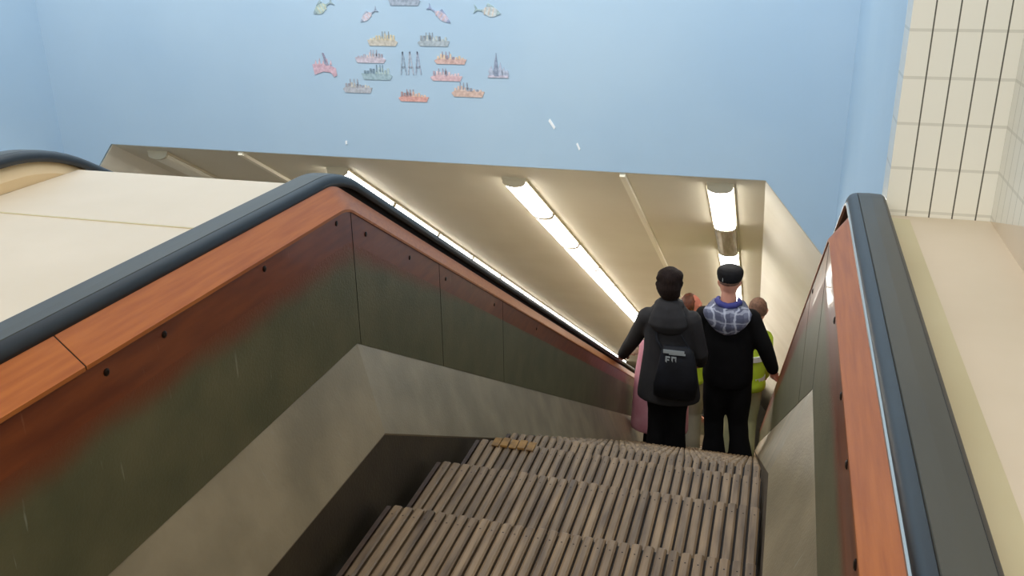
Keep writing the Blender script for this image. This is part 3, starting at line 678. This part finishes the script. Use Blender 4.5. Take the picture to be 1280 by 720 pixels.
mb.loft([(-.285, 6.925, -3.01, .035, .025), (-.285, 6.92, -2.985, .085, .045), (-.285, 6.915, -2.93, .14, .06), (-.29, 6.925, -2.865, .185, .07), (-.293, 6.94, -2.82, .195, .07), (-.295, 6.96, -2.785, .165, .065)])
t = mb.build('hood', 'plaid', e, remesh=.010, smooth=True); t['label'] = 'grey and blue plaid hood hanging on the back'
mb = MB(); mb.tube([(-.375, 7.07, -2.755), (-.385, 7.01, -2.757), (-.35, 6.955, -2.765), (-.295, 6.94, -2.775), (-.24, 6.955, -2.765), (-.205, 7.01, -2.757), (-.215, 7.07, -2.755)], [.018, .024, .026, .028, .026, .024, .018], n=12)
t = mb.build('hood_lining', 'liner_blue', e, remesh=.008, smooth=True); t['label'] = 'dark blue hood lining round the neck'
mb = MB(); hc = j['head']
mb.loft([(hc.x, hc.y-.01, hc.z+.012, .080, .103), (hc.x, hc.y-.01, hc.z+.045, .086, .108)]); mb.build('hair', 'hair_short', e, smooth=True)
mb = MB()
mb.loft([(hc.x, hc.y-.005, hc.z+.030, .090, .110), (hc.x, hc.y-.005, hc.z+.034, .094, .114), (hc.x, hc.y-.0, hc.z+.075, .105, .122), (hc.x, hc.y+.005, hc.z+.105, .104, .12), (hc.x, hc.y+.01, hc.z+.128, .085, .10), (hc.x, hc.y+.01, hc.z+.138, .05, .06)], n=24)
mb.tube([(hc.x-.06, hc.y+.10, hc.z+.045), (hc.x, hc.y+.14, hc.z+.042), (hc.x+.06, hc.y+.10, hc.z+.045)], [.02, .026, .02], n=12, flat=.4)
mb.build('flat_cap', 'cap_black', e, remesh=.008, smooth=True)
mb = MB(); mb.box(hc.x-.052, hc.x-.046, hc.y-.107, hc.y-.100, hc.z+.045, hc.z+.075); mb.build('cap_label', 'bag_print', e)
trousers(e, j, s, 'trousers_black', .06, 1.05, .098); shoes(e, j, s)

# --- people farther down
def far_person(x, y, zf, h, label, coat, coatlow, wid, tm, skin, hairm, coat_name, sleeve=None, wrL=None, stripe=False, head_yaw=0, hdx=0):
    s = h/1.75; z = lambda v: zf+v*s
    J = dict(head=(x+hdx, y, z(1.62)), neck=(x, y-.01, z(1.45)), pelvis=(x, y, z(.92)),
             shL=(x-.17*s, y, z(1.35)), elL=(x-.215*s, y+.02, z(1.08)), wrL=(x-.20*s, y+.16, z(.90)),
             shR=(x+.17*s, y, z(1.35)), elR=(x+.215*s, y+.02, z(1.08)), wrR=(x+.20*s, y+.16, z(.90)),
             knL=(x-.09*s, y+.03, z(.49)), anL=(x-.09*s, y, z(.10)), knR=(x+.09*s, y+.03, z(.49)), anR=(x+.09*s, y, z(.10)))
    if wrL: J['wrL'] = wrL; J['elL'] = tuple((Vector(J['shL'])*.5+Vector(wrL)*.5)+Vector((-.02, 0, -.05))); J['handL'] = ((-.1, .9, -.4), (1, .2, -.1), (.1, -.3, -1))
    e, j, s, Pt = person((x, y, zf), h, 0, J, label, skin=skin, head_yaw=head_yaw)
    mb = MB()
    spec = [(x, y, z(coatlow), wid*1.05, .17*s), (x, y, z(coatlow+.05), wid*1.08, .175*s), (x, y, z(.95), wid, .16*s), (x, y, z(1.2), wid*.88, .14*s), (x, y, z(1.36), wid*.86, .12*s), (x, y, z(1.42), .13*s, .10*s), (x, y, z(1.46), .075*s, .075*s)]
    sleeves_and_torso(mb, j, s, spec, S_='R' if sleeve else 'LR')
    mb.build(coat_name, coat, e, remesh=.012, smooth=True)
    if sleeve:
        mb = MB(); mb.tube([j['shL'], (j['shL']+j['elL'])/2, j['elL'], (j['elL']+j['wrL'])/2, j['wrL']], [.075*s, .068*s, .062*s, .056*s, .05*s], n=14)
        t = mb.build('sleeve', sleeve, e, smooth=True); t['label'] = 'cream flowered sleeve'
    if stripe:
        for zz in (.93, 1.15):
            mb = MB(); k = .93 if zz < 1.1 else .90
            mb.loft([(x, y, z(zz), wid*k*1.07+.004, .157*s), (x, y, z(zz+.05), wid*k*1.06+.004, .155*s)], n=28); mb.build('reflective_stripe', 'hivis_stripe', e, smooth=False)
    trousers(e, j, s, tm, .04); shoes(e, j, s)
    hc = j['head']; mb = MB()
    ox, oy = -sin(head_yaw)*.02*s, -cos(head_yaw)*.02*s+.018*s; hc = Vector((hc.x+ox, hc.y+oy, hc.z))
    mb.loft([(hc.x, hc.y-.018*s, hc.z-.02*s, .080*s, .098*s), (hc.x, hc.y-.015*s, hc.z+.03*s, .084*s, .104*s), (hc.x, hc.y-.02*s, hc.z+.075*s, .074*s, .094*s), (hc.x, hc.y-.02*s, hc.z+.105*s, .05*s, .066*s), (hc.x, hc.y-.015*s, hc.z+.122*s, .02*s, .025*s)], n=20)
    mb.build('hair', hairm, e, smooth=True)
    return e
far_person(-.845, 7.46, -4.507, 1.48, 'person in a long pink coat, mostly hidden in front of the dark grey coat', 'coat_pink', .30, .245, 'trousers_black', 'skin', 'hair_auburn', 'coat', sleeve='floral_cloth', wrL=(-1.17, 7.72, -3.60))
far_person(-.69, 8.26, -4.971, 1.77, 'person with a reddish face, visible in the gap between the two nearest people', 'hivis', .85, .17, 'trousers_grey', 'skin_red', 'hair_auburn', 'jacket', head_yaw=1.7)
far_person(-.155, 7.86, -4.739, 1.72, 'person in a yellow green high visibility jacket, half hidden by the black sweater', 'hivis', .84, .20, 'trousers_pale', 'skin', 'hair_short', 'jacket', stripe=True, hdx=.085)

# ------------------------------------------------------------------ light
w = bpy.data.worlds.new('world'); SC.world = w; w.use_nodes = True
bg = w.node_tree.nodes['Background']; bg.inputs['Color'].default_value = (.93, .96, 1, 1); bg.inputs['Strength'].default_value = .5
def area(name, loc, sx, sy, power, color, rot=(0, 0, 0)):
    l = bpy.data.lights.new(name, 'AREA'); l.shape = 'RECTANGLE'; l.size = sx; l.size_y = sy; l.energy = power; l.color = color
    o = bpy.data.objects.new(name, l); COL.objects.link(o); o.location = (loc[0], loc[1], loc[2]+H); o.rotation_euler = rot; return o
area('unseen_area_light', (-3.0, 4.6, 3.3), 7.0, .6, 365, (1, .98, .95), rot=(math.radians(48), 0, 0))  # unseen light added to brighten the blue wall
area('unseen_area_light', (-1.2, .6, 2.8), 4.5, .4, 40, (1, .92, .80))
area('unseen_area_light', (-1.0, -2.6, 2.2), 4.5, .6, 165, (1, .94, .86), rot=(math.radians(58), 0, 0))  # added behind the camera to lift the tiles and warm the timber
SC.view_settings.view_transform = 'Standard'; SC.view_settings.look = 'None'; SC.view_settings.exposure = 0; SC.view_settings.gamma = 1
SC.view_settings.use_curve_mapping = False
SC.cycles.use_denoising = True
SC.cycles.max_bounces = 8; SC.cycles.diffuse_bounces = 5
